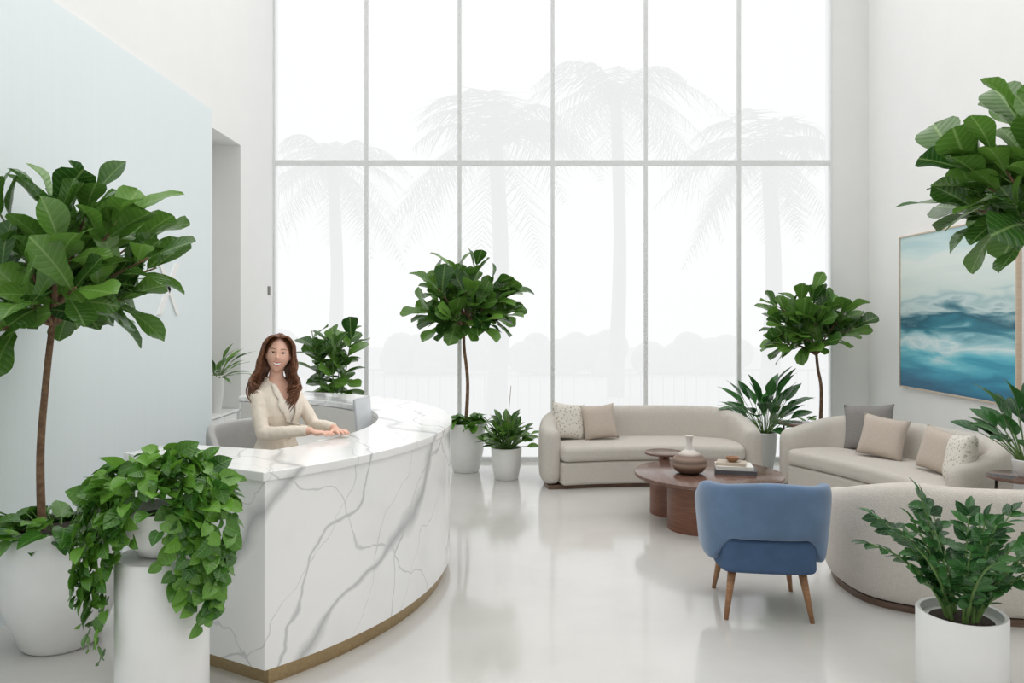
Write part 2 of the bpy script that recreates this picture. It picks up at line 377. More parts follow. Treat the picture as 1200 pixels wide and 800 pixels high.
for hip,kn,an,toe in legs: tp+=[tubeg([hip,hip.lerp(kn,.5),kn],[.096,.088,.07],16),sphereg(kn,.07,16,10),tubeg([kn,kn.lerp(an,.35),an.lerp(kn,.08)],[.068,.066,.058],16)]
tr=mk("trousers",*join(*tp),M['cream'],pe); remesh(tr,.01,3)
for hip,kn,an,toe in legs: mk("shoe",*tubeg([an+Vector((0,.045,-.045)),an+Vector((0,-.03,-.05)),toe+Vector((0,0,-.003)),toe+Vector((.0,-.04,-.005))],[.036,.04,.036,.012],14),M['beige'],pe)
def cutsmooth(bm,dead,it=10):
    bmesh.ops.delete(bm,geom=dead,context='FACES')
    for _ in range(it):
        new={}
        for v in bm.verts:
            be=[e for e in v.link_edges if e.is_boundary]
            if len(be)==2: new[v]=(v.co*2+be[0].other_vert(v).co+be[1].other_vert(v).co)/4
        for v,c in new.items(): v.co=c
bl=mk("blouse",*join(loft(RG[1:-1],add=.007)),M['blouse'],pe); remesh(bl,.006,2)
bm=bmesh.new(); bm.from_mesh(bl.data)
cutsmooth(bm,[f_ for f_ in bm.faces if (lambda c: c.z>1.325 or (c.y<0 and c.z>1.22+abs(c.x)**1.5*5) )(f_.calc_center_median())]); bm.to_mesh(bl.data); bm.free()
bp=[loft([(.78,.165,.128,.02)]+[(z,rx,ry,yc) for z,rx,ry,yc in RG[2:-1]]+[(1.368,.054,.050,.006)],add=.014)]
for sh,el,wr in((shR,elR,wrR),(shL,elL,wrL)):
    bp+=[sphereg(sh,(.050,.052,.046),18,12),tubeg([Vector((sh.x*.55,0,sh.z+.012)),sh,sh.lerp(el,.4),el],[.05,.048,.045,.041],16),sphereg(el,.041,16,12),tubeg([el,el.lerp(wr,.4),wr.lerp(el,.06)],[.041,.040,.031],16)]
bz=mk("blazer",*join(*bp),M['cream'],pe); remesh(bz,.006,4)
for v in bz.data.vertices:
    n_=noise.noise(Vector((v.co.x*14,v.co.y*14,v.co.z*7+v.co.x*9)))+.5*noise.noise(v.co*38)
    v.co+=v.normal*(n_*.006)
V0=1.02
bm=bmesh.new(); bm.from_mesh(bz.data)
bmb0=BVHTree.FromBMesh(bm)
vw=lambda z: .066*max(0,(z-V0)/(1.33-V0))
cutsmooth(bm,[f_ for f_ in bm.faces if (lambda c: (c.y<0.0 and c.z>V0 and abs(c.x)<vw(c.z)) or (c.z>1.325 and math.hypot(c.x,(c.y-.005))<.058))(f_.calc_center_median())])
bmb=BVHTree.FromBMesh(bm); bm.to_mesh(bz.data); bm.free()
so=bz.modifiers.new("sol",'SOLIDIFY'); so.thickness=.004; so.offset=-1
LV=[];LF=[]
for s in(-1,1):
    rows=[]
    for i in range(25):
        t=i/24; z=V0-.01+t*(1.335-V0+.01); w=.004+.046*min(1,t/.70) if t<.70 else (.030 if t<.77 else .040-.022*(t-.77)/.23)
        r_=[]
        for k in range(4):
            x=s*(vw(z)-.004+w*k/3); zz_=z-(.016*k/3 if .5<t<.70 else 0)
            h=bmb0.ray_cast(Vector((x,-.6,zz_)),Vector((0,1,0)))[0]; y=(h.y if h else -.06)
            r_.append(Vector((x,y-.005-(.003 if k<3 else 0),zz_)))
        rows.append(r_)
    o_=len(LV)
    for r_ in rows: LV+=r_
    for i in range(24):
        for k in range(3): q=o_+i*4+k; LF.append((q,q+1,q+5,q+4))
lp=mk("lapel",LV,LF,mat("lapel_fabric",(.88,.80,.70),.7,var=.04),pe); so=lp.modifiers.new("sol",'SOLIDIFY'); so.thickness=.005
h_=bmb.ray_cast(Vector((.012,-.6,1.0)),Vector((0,1,0)))[0]
mk("button",*sphereg((.012,(h_.y if h_ else -.12)-.002,1.0),(.009,.004,.009),12,8),M['beige'],pe)
for s in(-1,1):
    ey=facey(s*.030,.010)
    mk("eye",*TG(sphereg((s*.030,ey+.0035,.008),(.0125,.008,.0056),16,10)),M['eye'],pe)
    mk("iris",*TG(sphereg((s*.030,ey-.0035,.008),(.0056,.003,.0052),12,8)),M['iris'],pe)
    lash=[(s*(.030+dx),facey(s*(.030+dx),.013)-.003,.0136-dx*dx*28) for dx in(-.014,-.007,0,.007,.016)]
    mk("eyelashes",*TG(tubeg(lash,[.0010,.0022,.0014],6)),M['brow'],pe)
    br=[(s*(.030+dx),facey(s*(.030+dx),.030)-.0002,z_) for dx,z_ in((-.018,.0285),(-.008,.0320),(.004,.0335),(.012,.032),(.020,.0275))]
    mk("eyebrow",*TG(tubeg(br,[.0014,.0022,.0010],6)),M['brow'],pe)
MW=.030
xs_=[-MW+2*MW*i/10 for i in range(11)]
cv=lambda x: (x/MW)**2
up_=[(x,facey(x,-.050)-.0020,-.0520+.012*cv(x)-(.0008 if abs(x)<.003 else 0)) for x in xs_]
lo_=[(x,facey(x,-.062)-.0020,-.0710+.031*cv(x)) for x in xs_]
mk("lips",*join(TG(tubeg(up_,[.0012,.0024,.0027,.0024,.0012],8)),TG(tubeg(lo_,[.0012,.0030,.0036,.0030,.0012],8))),M['lips'],pe)
tv=[]
for x in xs_[1:-1]: tv+=[(x,facey(x,-.056)-.0030,-.0525+.012*cv(x)),(x,facey(x,-.060)-.0030,-.0695+.0290*cv(x))]
mk("teeth",T(tv),[(2*i,2*i+1,2*i+3,2*i+2) for i in range(8)],M['teeth'],pe)
hairparts=[]
cv_,cf_=headg(48,32,False,1.09,keep=lambda c: not (c.y<-.12 and c.z<.76-.9*c.x*c.x) and c.z>-.75)
hairparts.append((T([p+Vector((0,.003,.003)) for p in cv_]),cf_))
rng=random.Random(8)
for s in(-1,1):
    N=90
    for i in range(N):
        f_=(i/(N-1)); ln=.33+rng.uniform(-.13,.03); ph=rng.uniform(0,.6)+f_*2.4
        def mix(a,b): return a+(b-a)*f_
        xf=1-.75*f_**1.5
        y0=mix(-.070,.06); zt=.126*math.sqrt(max(.1,1-(y0/.112)**2))
        j=rng.uniform(0,.016); e_=rng.uniform(-.02,.02)
        P=[(s*.004,y0,zt+.004),(s*(.038*xf+.01),mix(-.080,.085),.108-.01*f_),(s*(.070*xf+.010+j*.6),mix(-.060,.105),.066),(s*(.078*xf+.012+j),mix(-.034,.105),.0),
           (s*(.084*xf+.013+j),mix(-.028,.100),-.055),(s*(.102*xf+.014+j),mix(-.04,.10),-.105),(s*(.110*xf+.014+j),mix(-.06,.10),-.155),(s*(.114*xf+.012+j),mix(-.075,.10),-.155-(ln-.155)*.5),(s*(.098*xf+.012+e_),mix(-.10,.095),-ln)]
        Q=[]
        for k,p in enumerate(P):
            w=max(0,k-2)*.0042
            Q.append((p[0]+s*w*math.sin(ph+k*2.1)+rng.uniform(-.003,.003),p[1]+w*math.cos(ph+k*2.1)+rng.uniform(-.003,.003),p[2]))
        hairparts.append(TG(tubeg(cat(Q,6),[.004,.007,.0065,.0065,.0065,.007,.0065,.005,.0015],6,ratio=.6)))
mk("hair",*join(*hairparts),M['hair'],pe)

# ---------------------------------------------------------------- room
XL,XR,YB,CEIL=-2.88,4.30,9.26,6.7
def struct(o): o["kind"]="structure"; return o
struct(box("floor",(XL-.9,XR+.2,-1.5,YB+.3,-.1,0),M['floor']))
struct(mk("wall_left",*join(boxg(XL-.15,XL,-1.5,7.38,0,CEIL),boxg(XL-.15,XL,8.15,YB+.2,0,CEIL),boxg(XL-.15,XL,7.38,8.15,3.56,CEIL),
   boxg(XL-.75,XL-.7,7.30,8.25,0,3.7),boxg(XL-.75,XL-.15,7.28,7.38,0,3.7),boxg(XL-.75,XL-.15,8.15,8.25,0,3.7),boxg(XL-.75,XL-.15,7.38,8.15,3.56,3.7)),M['wall'],smooth=False))
struct(box("wall_right",(XR,XR+.15,-1.5,YB+.2,0,CEIL),M['wall']))
struct(mk("wall_back",*join(boxg(3.86,XR,YB,YB+.2,0,CEIL)),M['wall'],smooth=False))
struct(box("trim_1",(XL,XL+.012,-1.5,7.33,0,3.72),M['panel']))
struct(box("baseboard_right",(XR-.015,XR,-1.5,YB,0,.1),M['wall']))
xs=[XL+ (3.86-XL)*i/6 for i in range(7)]
for i in range(6):
    a,b=xs[i],xs[i+1]; w=.022
    fr=join(boxg(a,a+w,YB-.01,YB+.06,0,CEIL),boxg(b-w,b,YB-.01,YB+.06,0,CEIL),boxg(a+w,b-w,YB-.01,YB+.06,3.565,3.625),boxg(a+w,b-w,YB-.01,YB+.06,0,.05),boxg(a+w,b-w,YB-.01,YB+.06,CEIL-.08,CEIL))
    struct(mk(f"window_{i+1}",*fr,M['frame'],smooth=False))
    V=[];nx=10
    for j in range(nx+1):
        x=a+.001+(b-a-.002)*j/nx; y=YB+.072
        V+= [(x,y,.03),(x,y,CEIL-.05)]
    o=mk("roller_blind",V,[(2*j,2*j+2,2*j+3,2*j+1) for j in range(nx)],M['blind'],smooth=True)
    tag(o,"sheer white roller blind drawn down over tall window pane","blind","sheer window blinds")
struct(box("trim_2",(-25,25,YB+.35,45,-.25,-.12),M['pave']))
def palm(x,y,h,L=2.6,n=26,seed=1):
    rr=random.Random(seed)
    e=empty("palm_tree",(x,y,-.12),0,"tall palm tree with arching fronds outside the window","tree","palm trees outside")
    mk("trunk",*tubeg(cat([(0,0,0),(.1,0,h*.5),(0,0,h)]),[.2,.15,.13],10),M['palmt'],e)
    V=[];F=[]
    for i in range(n):
        az=2*pi*i/n+rr.uniform(-.2,.2); el=rr.uniform(-.4,1.3); pts=[]; L_=L*rr.uniform(.75,1.1)
        for k in range(9):
            t=k/8; r=L_*(t*math.cos(el)*.9+.1*t); z=L_*(math.sin(el)*t-.75*t*t)
            pts.append(Vector((r*math.cos(az),r*math.sin(az),h+z)))
        side=Vector((-math.sin(az),math.cos(az),0))
        for k in range(8):
            for m_ in range(5):
                p=pts[k].lerp(pts[k+1],m_/5); d=(pts[k+1]-pts[k]).normalized(); tt=(k+m_/5)/8
                ll=L_*.30*math.sin(pi*min(1,.12+tt*.85))*rr.uniform(.6,1.15)
                for s in(-1,1):
                    o=len(V); q=p+side*s*ll+d*ll*rr.uniform(.4,.9)+Vector((0,0,-ll*rr.uniform(.3,.8)))
                    V+=[p-d*.012,p+d*.024,q]; F.append((o,o+1,o+2))
    mk("fronds",V,F,M['palmf'],e,smooth=False)
for k,(x,y,h,L) in enumerate([(-.3,14.2,5.1,2.6),(2.4,17.8,7.0,2.9),(-4.2,18,5.4,2.3),(4.6,13.8,4.9,2.1)]): palm(x,y,h,L,seed=k+3)
rr=random.Random(5)
for k in range(4):
    g=[sphereg((rr.uniform(.5,3.4),rr.uniform(-.4,.4),rr.uniform(.3,.9)),rr.uniform(.35,.62),12,8) for _ in range(22)]
    o=mk("hedge",*join(*g),M['hedge'],loc=(-8.4+4.1*k,24.5+.2*(k%2),-.12)); tag(o,"rounded green garden hedge outside the window","hedge","garden hedges")
rail=join(boxg(-6,6,11.0,11.04,.95,.99),boxg(-6,6,11.0,11.04,-.02,.02),*[boxg(-6+.16*i,-5.985+.16*i,11.01,11.03,-.12,.97) for i in range(75)])
o=mk("terrace_railing",*rail,M['rail'],smooth=False); tag(o,"slim metal terrace railing outside the window","railing")

# ---------------------------------------------------------------- reception desk
C=Vector((-2.66,5.25)); Ro,Ri=2.23,1.73
def arcp(r,a0,a1,n): return [(C.x+r*math.cos(R(a0+(a1-a0)*i/n)),C.y+r*math.sin(R(a0+(a1-a0)*i/n))) for i in range(n+1)]
desk=empty("reception_desk",(-1.0,5.0,0),0,"curved white marble reception desk with brass kick base","desk")
dl=lambda P:[(p[0]+1.0,p[1]-5.0) for p in P]
A0=-47.7
body=arcp(Ro,A0,84,70)+arcp(Ri,84,-38,56)+[(-1.93,4.38),(-2.05,4.09)]
polyext("marble_body",dl(body),.085,.975,M['marble'],desk,bevel=.003,seg=2)
top=arcp(Ro+.012,A0-.3,84,70)+arcp(Ri-.012,84,-38,56)+[(-1.92,4.40),(-2.07,4.09)]
polyext("countertop",dl(top),.975,1.02,M['marble'],desk,bevel=.005,seg=2)
kick=arcp(Ro-.035,A0+.9,84,70)+arcp(Ri+.03,84,-37,56)+[(-1.90,4.35),(-2.0,4.12)]
polyext("kick_base",dl(kick),0,.085,M['brass'],desk)
polyext("work_surface",dl(arcp(Ri-.002,6,80,30)+arcp(1.22,80,6,24)),.71,.745,M['desk'],desk,bevel=.004,seg=2)
polyext("support_panel",dl(arcp(Ri-.02,75,79,3)+arcp(1.26,79,75,3)),0,.71,M['desk'],desk)
polyext("support_panel",dl(arcp(Ri-.02,7,10,3)+arcp(1.26,10,7,3)),0,.71,M['desk'],desk)
polyext("inner_liner",dl(arcp(Ri-.003,6,83,40)+arcp(Ri-.02,83,6,40)),.745,.97,M['desk'],desk)
mon=empty("computer_monitor",(-1.07,5.62,.745),R(75),"slim pale grey computer monitor on a stand on desk","monitor")
polyext("stand_base",[(-.06,-.03),(.06,-.03),(.06,.035),(-.06,.035)],0,.012,M['metal'],mon,bevel=.004)
mk("stand_neck",*tubeg([(0,.02,.01),(0,.018,.2)],.010,10),M['metal'],mon)
o=box("display_panel",(-.13,.13,-.007,.007,.12,.41),M['screen'],mon,bevel=.004); o.rotation_euler=(-.08,0,0)
o=box("screen",(-.12,.12,-.009,-.0075,.13,.40),mat("screen_glass",(.75,.78,.82),.15,var=.1,scale=4),mon); o.rotation_euler=(-.08,0,0)
kb=box("keyboard",(-.17,.17,-.06,.06,0,.015),M['white'],bevel=.004); kb.location=(-1.42,6.02,.746); kb.rotation_euler=(0,0,R(-60)); tag(kb,"flat white computer keyboard on desk work surface","keyboard")

# ---------------------------------------------------------------- sofas
def pathwall(name,pts,th,z0f,z1f,material,parent,endr=True,n=12,rc=.07,taper=None):
    P=cat([(p[0],p[1],0) for p in pts],n); m=len(P); V=[];F=[]; K=20
    L=[0]
    for i in range(1,m): L.append(L[-1]+(P[i]-P[i-1]).length)
    tot=L[-1]
    for i in range(m):
        s=L[i]/tot; d=min(L[i],tot-L[i]); e=1.0
        if endr:
            q=min(1,d/(th*.5)); e=max(.02,math.sqrt(max(0,1-(1-q)**2)))
        t=(P[min(m-1,i+1)]-P[max(0,i-1)]).normalized(); nn=Vector((t.y,-t.x,0))
        z0,z1=z0f(s),z1f(s); hw=th/2*e; hh=(z1-z0)/2; zc=(z0+z1)/2
        hh2=hh-(1-e)*rc*.8
        for k in range(K):
            a=2*pi*k/K; c,sn=math.cos(a),math.sin(a)
            ex=4.5 if rc<.08 else 3.2
            f=(abs(c)**ex+abs(sn)**ex)**(-1/ex)
            x=hw*c*f; zz=sn*f
            zz=math.copysign(abs(zz)**.5 if hh>th else abs(zz)**.8,zz) if abs(zz)<1 else zz
            p=P[i]+nn*x+Vector((0,0,zc+hh2*max(-1,min(1,zz))))
            if taper: k_=taper(p.z); p.x*=k_; p.y*=k_
            V.append(p)
    for i in range(m-1):
        for k in range(K):
            k2=(k+1)%K; F.append((i*K+k,i*K+k2,(i+1)*K+k2,(i+1)*K+k))
    F.append(tuple(reversed(range(K)))); F.append(tuple(range((m-1)*K,m*K)))
    o=mk(name,V,F,material,parent); fixn(o)
    ss=o.modifiers.new("ss",'SUBSURF'); ss.levels=1; ss.render_levels=1
    return o
def smo(x): x=max(0,min(1,x)); return x*x*(3-2*x)
def sofa(loc,rot,W,label,hb=.75,ha=.60,bow=.1):
    e=empty("curved_sofa",loc,rot,label,"sofa","matching lounge sofas")
    h=W/2; th=.20
    ctrl=[(-h+.12,-.42),(-h+.09,-.15),(-h+.16,.14),(-h+.42,.31),(-h*.45,.36+bow*.3),(0,.38+bow*.4)]
    ctrl=ctrl+[(-x,y) for x,y in reversed(ctrl[:-1])]
    def z1(s):
        d=min(s,1-s); return ha+(hb-ha)*smo(min(1,d/.26))
    pathwall("backrest",ctrl,th,lambda s:.04,z1,M['sofa'],e,rc=.09)
    P=cat([(p[0],p[1],0) for p in ctrl],10)
    def off(d):
        out=[]
        for i in range(len(P)):
            t=(P[min(len(P)-1,i+1)]-P[max(0,i-1)]).normalized(); nn=Vector((t.y,-t.x,0))
            out.append((P[i].x+nn.x*d,P[i].y+nn.y*d))
        return out
    inner=off(.075)
    def front(y,x): return [( -x+2*x*k/20, y+bow*(1-(2*k/20-1)**2)) for k in range(21)]
    inn=[p for p in inner if p[1]>-.36]
    polyext("seat_base",front(-.44,h-.22)+list(reversed(inn)),.04,.272,M['sofa'],e,bevel=.03)
    polyext("seat_cushion",front(-.46,h-.225)+list(reversed(inn)),.274,.43,M['sofa'],e,bevel=.055,seg=5)
    outp=[p for p in off(-.045) if p[1]>-.4]
    polyext("plinth",front(-.40,h-.14)+list(reversed(outp)),0,.04,M['plinth'],e)
    return e
sofa((1.42,8.18,0),R(2),2.28,"curved oatmeal sofa standing in front of tall windows")
sofa((3.42,6.92,0),R(-72),2.2,"curved oatmeal sofa facing the coffee table beside wall")
sofa((3.14,4.76,0),R(176),2.14,"curved oatmeal sofa seen from behind near leafy planter",hb=.76)
def pillow(loc,rot,w,h,t,material,label):
    n=14;V=[];F=[]
    for s in(1,-1):
        for j in range(n+1):
            for i in range(n+1):
                u=2*i/n-1; v=2*j/n-1
                k=max(0,(1-u**4)*(1-v**4)); z=s*t/2*k**.55
                pin=1-.09*(1-abs(v)**2)*abs(u)**3; pin2=1-.09*(1-abs(u)**2)*abs(v)**3
                V.append((w/2*u*pin,z,h/2*v*pin2+h/2))
    N=(n+1)**2
    for s in range(2):
        for j in range(n):
            for i in range(n):
                a=s*N+j*(n+1)+i; q=(a,a+1,a+n+2,a+n+1); F.append(q if s else tuple(reversed(q)))
    o=mk("throw_cushion",V,F,material,loc=loc,rot=rot)
    bm=bmesh.new(); bm.from_mesh(o.data); bmesh.ops.remove_doubles(bm,verts=bm.verts,dist=.0005); bmesh.ops.recalc_face_normals(bm,faces=bm.faces); bm.to_mesh(o.data); bm.free()
    o.data.polygons.foreach_set("use_smooth",[True]*len(o.data.polygons))
    tag(o,label,"cushion","throw cushions on the sofas"); return o
pillow((.60,8.18,.43),(R(-16),R(8),R(22)),.40,.40,.15,M['pattern'],"ivory square cushion with small brown pattern on sofa")
pillow((.96,8.20,.43),(R(-18),R(-5),R(8)),.38,.38,.15,M['beige'],"plain beige square cushion leaning on sofa back")
pillow((3.48,7.50,.43),(R(-14),R(-6),R(-48)),.50,.46,.16,M['grey'],"grey linen square cushion on sofa")
pillow((3.40,7.14,.43),(R(-18),R(5),R(-52)),.44,.40,.15,M['beige'],"beige linen square cushion in front of grey one")
pillow((3.55,6.46,.43),(R(-14),R(6),R(-76)),.42,.38,.15,M['beige'],"beige square cushion resting against sofa back")
pillow((3.50,6.07,.43),(R(-14),R(-8),R(-100)),.42,.40,.15,M['pattern'],"ivory cushion with small brown pattern by sofa arm")

# ---------------------------------------------------------------- blue armchair
ch=empty("armchair",(1.505,4.66,0),R(173),"blue velvet armchair with tapered wooden legs","chair")
ctrl=[(-.315,-.28),(-.333,-.05),(-.325,.15),(-.255,.265),(-.12,.30),(0,.305)]
ctrl+=[(-x,y) for x,y in reversed(ctrl[:-1])]
def cz0(s):
    d=abs(s-.5); return .475-.150*smo((d-.125)/.09)
def cz1(s):
    d=abs(s-.5); return .80-.02*smo(d/.2)-.14*smo((d-.22)/.22)
tf_=lambda z: 1.015-.075*smo((.72-z)/.42)
pathwall("backrest_shell",ctrl,.09,cz0,cz1,M['blue'],ch,n=16,rc=.05,taper=tf_)
seat=[(-.285,-.31),(.285,-.31),(.29,.0),(.275,.20),(.20,.29),(-.20,.29),(-.275,.20),(-.29,.0)]
seat=[(p.x,p.y) for p in cat([(*p,0) for p in seat+[seat[0]]],5)[:-1]]
polyext("seat",seat,.275,.475,M['blue2'],ch,bevel=.055,seg=5)
for sx,sy in((-1,-1),(1,-1),(-1,1),(1,1)):
    mk("leg",*tubeg([(sx*.19,sy*.19,.31),(sx*.24,sy*.26,0)],[.027,.013],12),M['oak'],ch)

# ---------------------------------------------------------------- tables
def rtop(r,z0,z1,b=.008): return [(.001,z0),(r-b*1.5,z0),(r-b*.3,z0+b*.7),(r,z1-b),(r-b*.3,z1-b*.3),(r-b,z1),(.001,z1)]
ct=empty("coffee_table",(1.67,6.54,0),0,"round walnut coffee table on two drum legs","table")
lathe("tabletop",rtop(.62,.385,.42),M['walnut_top'],ct,seg=72)
def drum(name,c,r,z1,parent):
    V=[];n=64
    for z in(0,z1):
        for i in range(n):
            a=2*pi*i/n; V.append((c[0]+r*math.cos(a),c[1]+r*math.sin(a),z))
    F=[(i,(i+1)%n,n+(i+1)%n,n+i) for i in range(n)]+[tuple(reversed(range(n))),tuple(range(n,2*n))]
    return mk(name,V,F,M['walnut'],parent,smooth=False)
drum("drum_leg",(-.14,-.2),.245,.385,ct); drum("drum_leg",(-.24,.30),.2,.385,ct)
sd=empty("side_table",(1.44,7.27,0),0,"small round walnut side table before the sofa","table")
lathe("tabletop",rtop(.185,.445,.465,.005),M['walnut_top'],sd); drum("pedestal",(0,0),.05,.445,sd); lathe("base",[(.001,0),(.13,0),(.13,.012),(.001,.016)],M['walnut'],sd)
def sidetable(x,y,z,r,label):
    e=empty("side_table",(x,y,0),0,label,"table")
    lathe("tabletop",rtop(r,z-.022,z,.006),M['walnut_top'],e)
    for k in range(3):
        a=2*pi*k/3+.6; mk("leg",*tubeg([(r*.7*math.cos(a),r*.7*math.sin(a),z-.02),(r*.8*math.cos(a),r*.8*math.sin(a),0)],.01,8),M['dmetal'],e)
    return e
sidetable(3.13,8.42,.58,.2,"round dark-topped side table between sofa and tree")
sidetable(3.60,5.42,.62,.22,"round walnut side table carrying a leafy plant")
vs=lathe("vase",[(.001,0),(.07,0),(.115,.02),(.142,.06),(.147,.09),(.130,.135),(.08,.172),(.036,.20),(.024,.24),(.026,.285),(.036,.315),(.028,.31),(.02,.28),(.001,.27)],M['vase'],loc=(1.50,6.50,.42))
tag(vs,"squat banded ceramic vase with slender pale neck on coffee table","vase")
cp=lathe("coaster",[(.001,0),(.05,0),(.05,.01),(.001,.012)],M['grey'],loc=(3.13,8.42,.58)); tag(cp,"small round grey coaster on side table","coaster")
def book(x,y,z,w,d,h,rot,mt,label):
    e=empty("book",(x,y,z),rot,label,"book","books on the coffee table")
    mk("cover",*join(boxg(-w/2,w/2,-d/2,d/2,0,.003),boxg(-w/2,w/2,-d/2,d/2,h-.003,h),boxg(-w/2,w/2,-d/2,-d/2+.003,.003,h-.003)),mt,e,smooth=False)
    box("pages",(-w/2+.005,w/2-.005,-d/2+.003,d/2-.005,.003,h-.003),M['paper'],e)
book(1.90,6.54,.42,.34,.26,.035,R(-14),M['book2'],"dark hardback book at bottom of stack")
book(1.89,6.545,.455,.30,.23,.03,R(-10),M['book1'],"white hardback book in the middle of stack")
book(1.87,6.55,.485,.24,.18,.022,R(-20),M['book3'],"sand coloured small book on top of stack")
bw=lathe("wooden_bowl",[(.001,0),(.03,0),(.055,.025),(.06,.04),(.054,.04),(.03,.012),(.001,.01)],M['oak'],loc=(1.88,6.55,.507)); tag(bw,"small wooden bowl resting on stacked books","bowl")

# ---------------------------------------------------------------- painting
pa=empty("framed_painting",(XR,7.5,1.75),0,"teal and white abstract seascape canvas hung on wall","painting")
y1=8.43-7.5; y0=6.49-7.5; z0,z1=-.76,.85
mk("canvas",[(-.035,y0,z0),(-.035,y1,z0),(-.035,y1,z1),(-.035,y0,z1)],[(3,2,1,0)],M['paint'],pa,smooth=False,uvs=[(1,0),(0,0),(0,1),(1,1)])
f=.014
mk("frame",*join(boxg(-.045,0,y0-f,y0,z0-f,z1+f),boxg(-.045,0,y1,y1+f,z0-f,z1+f),boxg(-.045,0,y0,y1,z0-f,z0),boxg(-.045,0,y0,y1,z1,z1+f)),M['pale_oak'],pa,smooth=False)
le=empty("wall_lettering",(XL+.012,6.40,1.98),0,"raised white letter mounted on pale blue wall","lettering")
def bar(y0,z0,y1,z1,w): 
    return [(0,y0-w,z0),(0,y0+w,z0),(0,y1+w,z1),(0,y1-w,z1),(.012,y0-w,z0),(.012,y0+w,z0),(.012,y1+w,z1),(.012,y1-w,z1)],[(0,1,2,3),(7,6,5,4),(0,4,5,1),(1,5,6,2),(2,6,7,3),(3,7,4,0)]
o=mk("letter_x",*join(bar(-.17,-.22,.17,.22,.04),bar(-.17,.22,.17,-.22,.028)),M['white'],le,smooth=False); fixn(o)

# ---------------------------------------------------------------- plants
PROF={'fiddle':[(0,.06),(.1,.34),(.25,.52),(.4,.64),(.55,.84),(.72,1),(.86,.92),(.95,.62),(1,.12)],
 'heart':[(0,.55),(.04,.88),(.15,1),(.35,1),(.55,.88),(.75,.60),(.9,.27),(1,.01)],
 'lance':[(0,.05),(.15,.5),(.35,.95),(.5,1),(.7,.75),(.88,.33),(1,.01)],
 'oval':[(0,.08),(.15,.65),(.35,.98),(.6,.95),(.8,.6),(.93,.25),(1,.02)]}
def prof(kind,t):
    P=PROF[kind]
    for (a,x),(b,y) in zip(P,P[1:]):
        if t<=b: return x+(y-x)*(t-a)/(b-a)
    return P[-1][1]
class Fol:
    def __init__(s,rng,ok=None): s.V=[];s.F=[];s.U=[];s.R=[];s.rng=rng;s.ok=ok;s.T=[]
    def leaf(s,p,d,n,L,W,kind='fiddle',droop=.25,fold=.12,wav=.02,nu=9):
        p=Vector(p); d=Vector(d).normalized(); n=Vector(n); n=(n-d*n.dot(d))
        if n.length<1e-3: n=Vector((1,0,0))-d*d.x
        n.normalize(); b=n.cross(d); V=[];U=[]
        ph=s.rng.uniform(0,6); A=[-1,-.5,0,.5,1]
        for i in range(nu+1):
            t=i/nu; w=W/2*prof(kind,t)
            for a in A:
                x=L*t-(.10*L*abs(a)*(1-t)**6 if kind=='heart' else 0); y=w*a
                z=-droop*L*t*t+fold*W*abs(a)*prof(kind,t)+wav*L*math.sin(t*9+ph+a*1.5)*abs(a)
                V.append(p+d*x+b*y+n*z); U.append((.5+a/2*max(.15,prof(kind,t)),t))
        if s.ok and not all(s.ok(v) for v in V): return False
        o=len(s.V); s.V+=V; s.U+=U; r=s.rng.random(); s.R+=[r]*len(V)
        for i in range(nu):
            for k in range(4):
                q=o+i*5+k; s.F.append((q,q+5,q+6,q+1))
        return True
    def stem(s,pts,rad,seg=6,leafy=False):
        V=tubeg(pts,rad,seg)
        if s.ok and not all(s.ok(v) for v in V[0]): return
        if leafy:
            o=len(s.V); s.V+=V[0]; s.U+=[(.5,.5)]*len(V[0]); s.R+=[.5]*len(V[0]); s.F+=[tuple(i+o for i in q) for q in V[1]]
        else: s.T.append(V)
    def build(s,parent,mleaf,mstem,name="foliage",sname="stems"):
        o=mk(name,s.V,s.F,mleaf,parent,uvs=s.U,rnd=s.R)
        if s.T: q=mk(sname,*join(*s.T),mstem,parent); q["kind"]="stuff"
        return o
def rdir(rng,zmin=-1):
    while True:
        v=Vector((rng.uniform(-1,1),rng.uniform(-1,1),rng.uniform(-1,1)))
        if .05<v.length<1:
            v.normalize()
            if v.z>=zmin: return v
def canopy(f,c,r,n,L,W,trunktop,zmin=-.8,upb=(-.1,.5)):
    # leaves grouped along irregular side branches
    c=Vector(c); rng=f.rng; br=[]; s=Vector(trunktop); nb=max(9,n//9); tries=0; k=0
    tips=[]
    while len(tips)<nb and tries<200:
        tries+=1; dr=rdir(rng,zmin)
        if any((dr-t[0]).length<.42 for t in tips) and tries<150: continue
        q=rng.uniform(.42,.80); tips.append((dr,c+Vector((dr.x*r[0],dr.y*r[1],dr.z*r[2]))*q))
    for dr,e in tips:
        g=tubeg(cat([s-Vector((0,0,.05)),s.lerp(e,.45)+Vector((0,0,.02)),e],4),[.012,.005],6)
        if not f.ok or all(f.ok(v) for v in g[0]): br.append(g)
        ax=(e-s).normalized(); m=max(5,int(n/nb*rng.uniform(.8,1.25)))
        for i in range(m):
            t=.35+.65*(i+.5)/m; p=s.lerp(e,t); az=i*2.4+rng.uniform(-.4,.4)
            u=ax.orthogonal().normalized(); w_=ax.cross(u)
            rad=u*math.cos(az)+w_*math.sin(az)
            d=ax*(.25+1.1*t*t)+rad*(1.15-.6*t)+Vector((0,0,rng.uniform(*upb)))+rdir(rng)*.25
            nrm=Vector((0,-.1,1))+dr*.5+rdir(rng)*.5
            l=L*rng.uniform(.68,1.12)*(.85+.2*t); dn=d.normalized(); pp=p+dn*L*.14
            if f.leaf(pp,d,nrm,l,W*l/L*rng.uniform(.88,1.1),'fiddle',droop=rng.uniform(.05,.42),fold=rng.uniform(.05,.18),wav=.035):
                f.stem([p,pp],.0035,5,leafy=True)
    return br
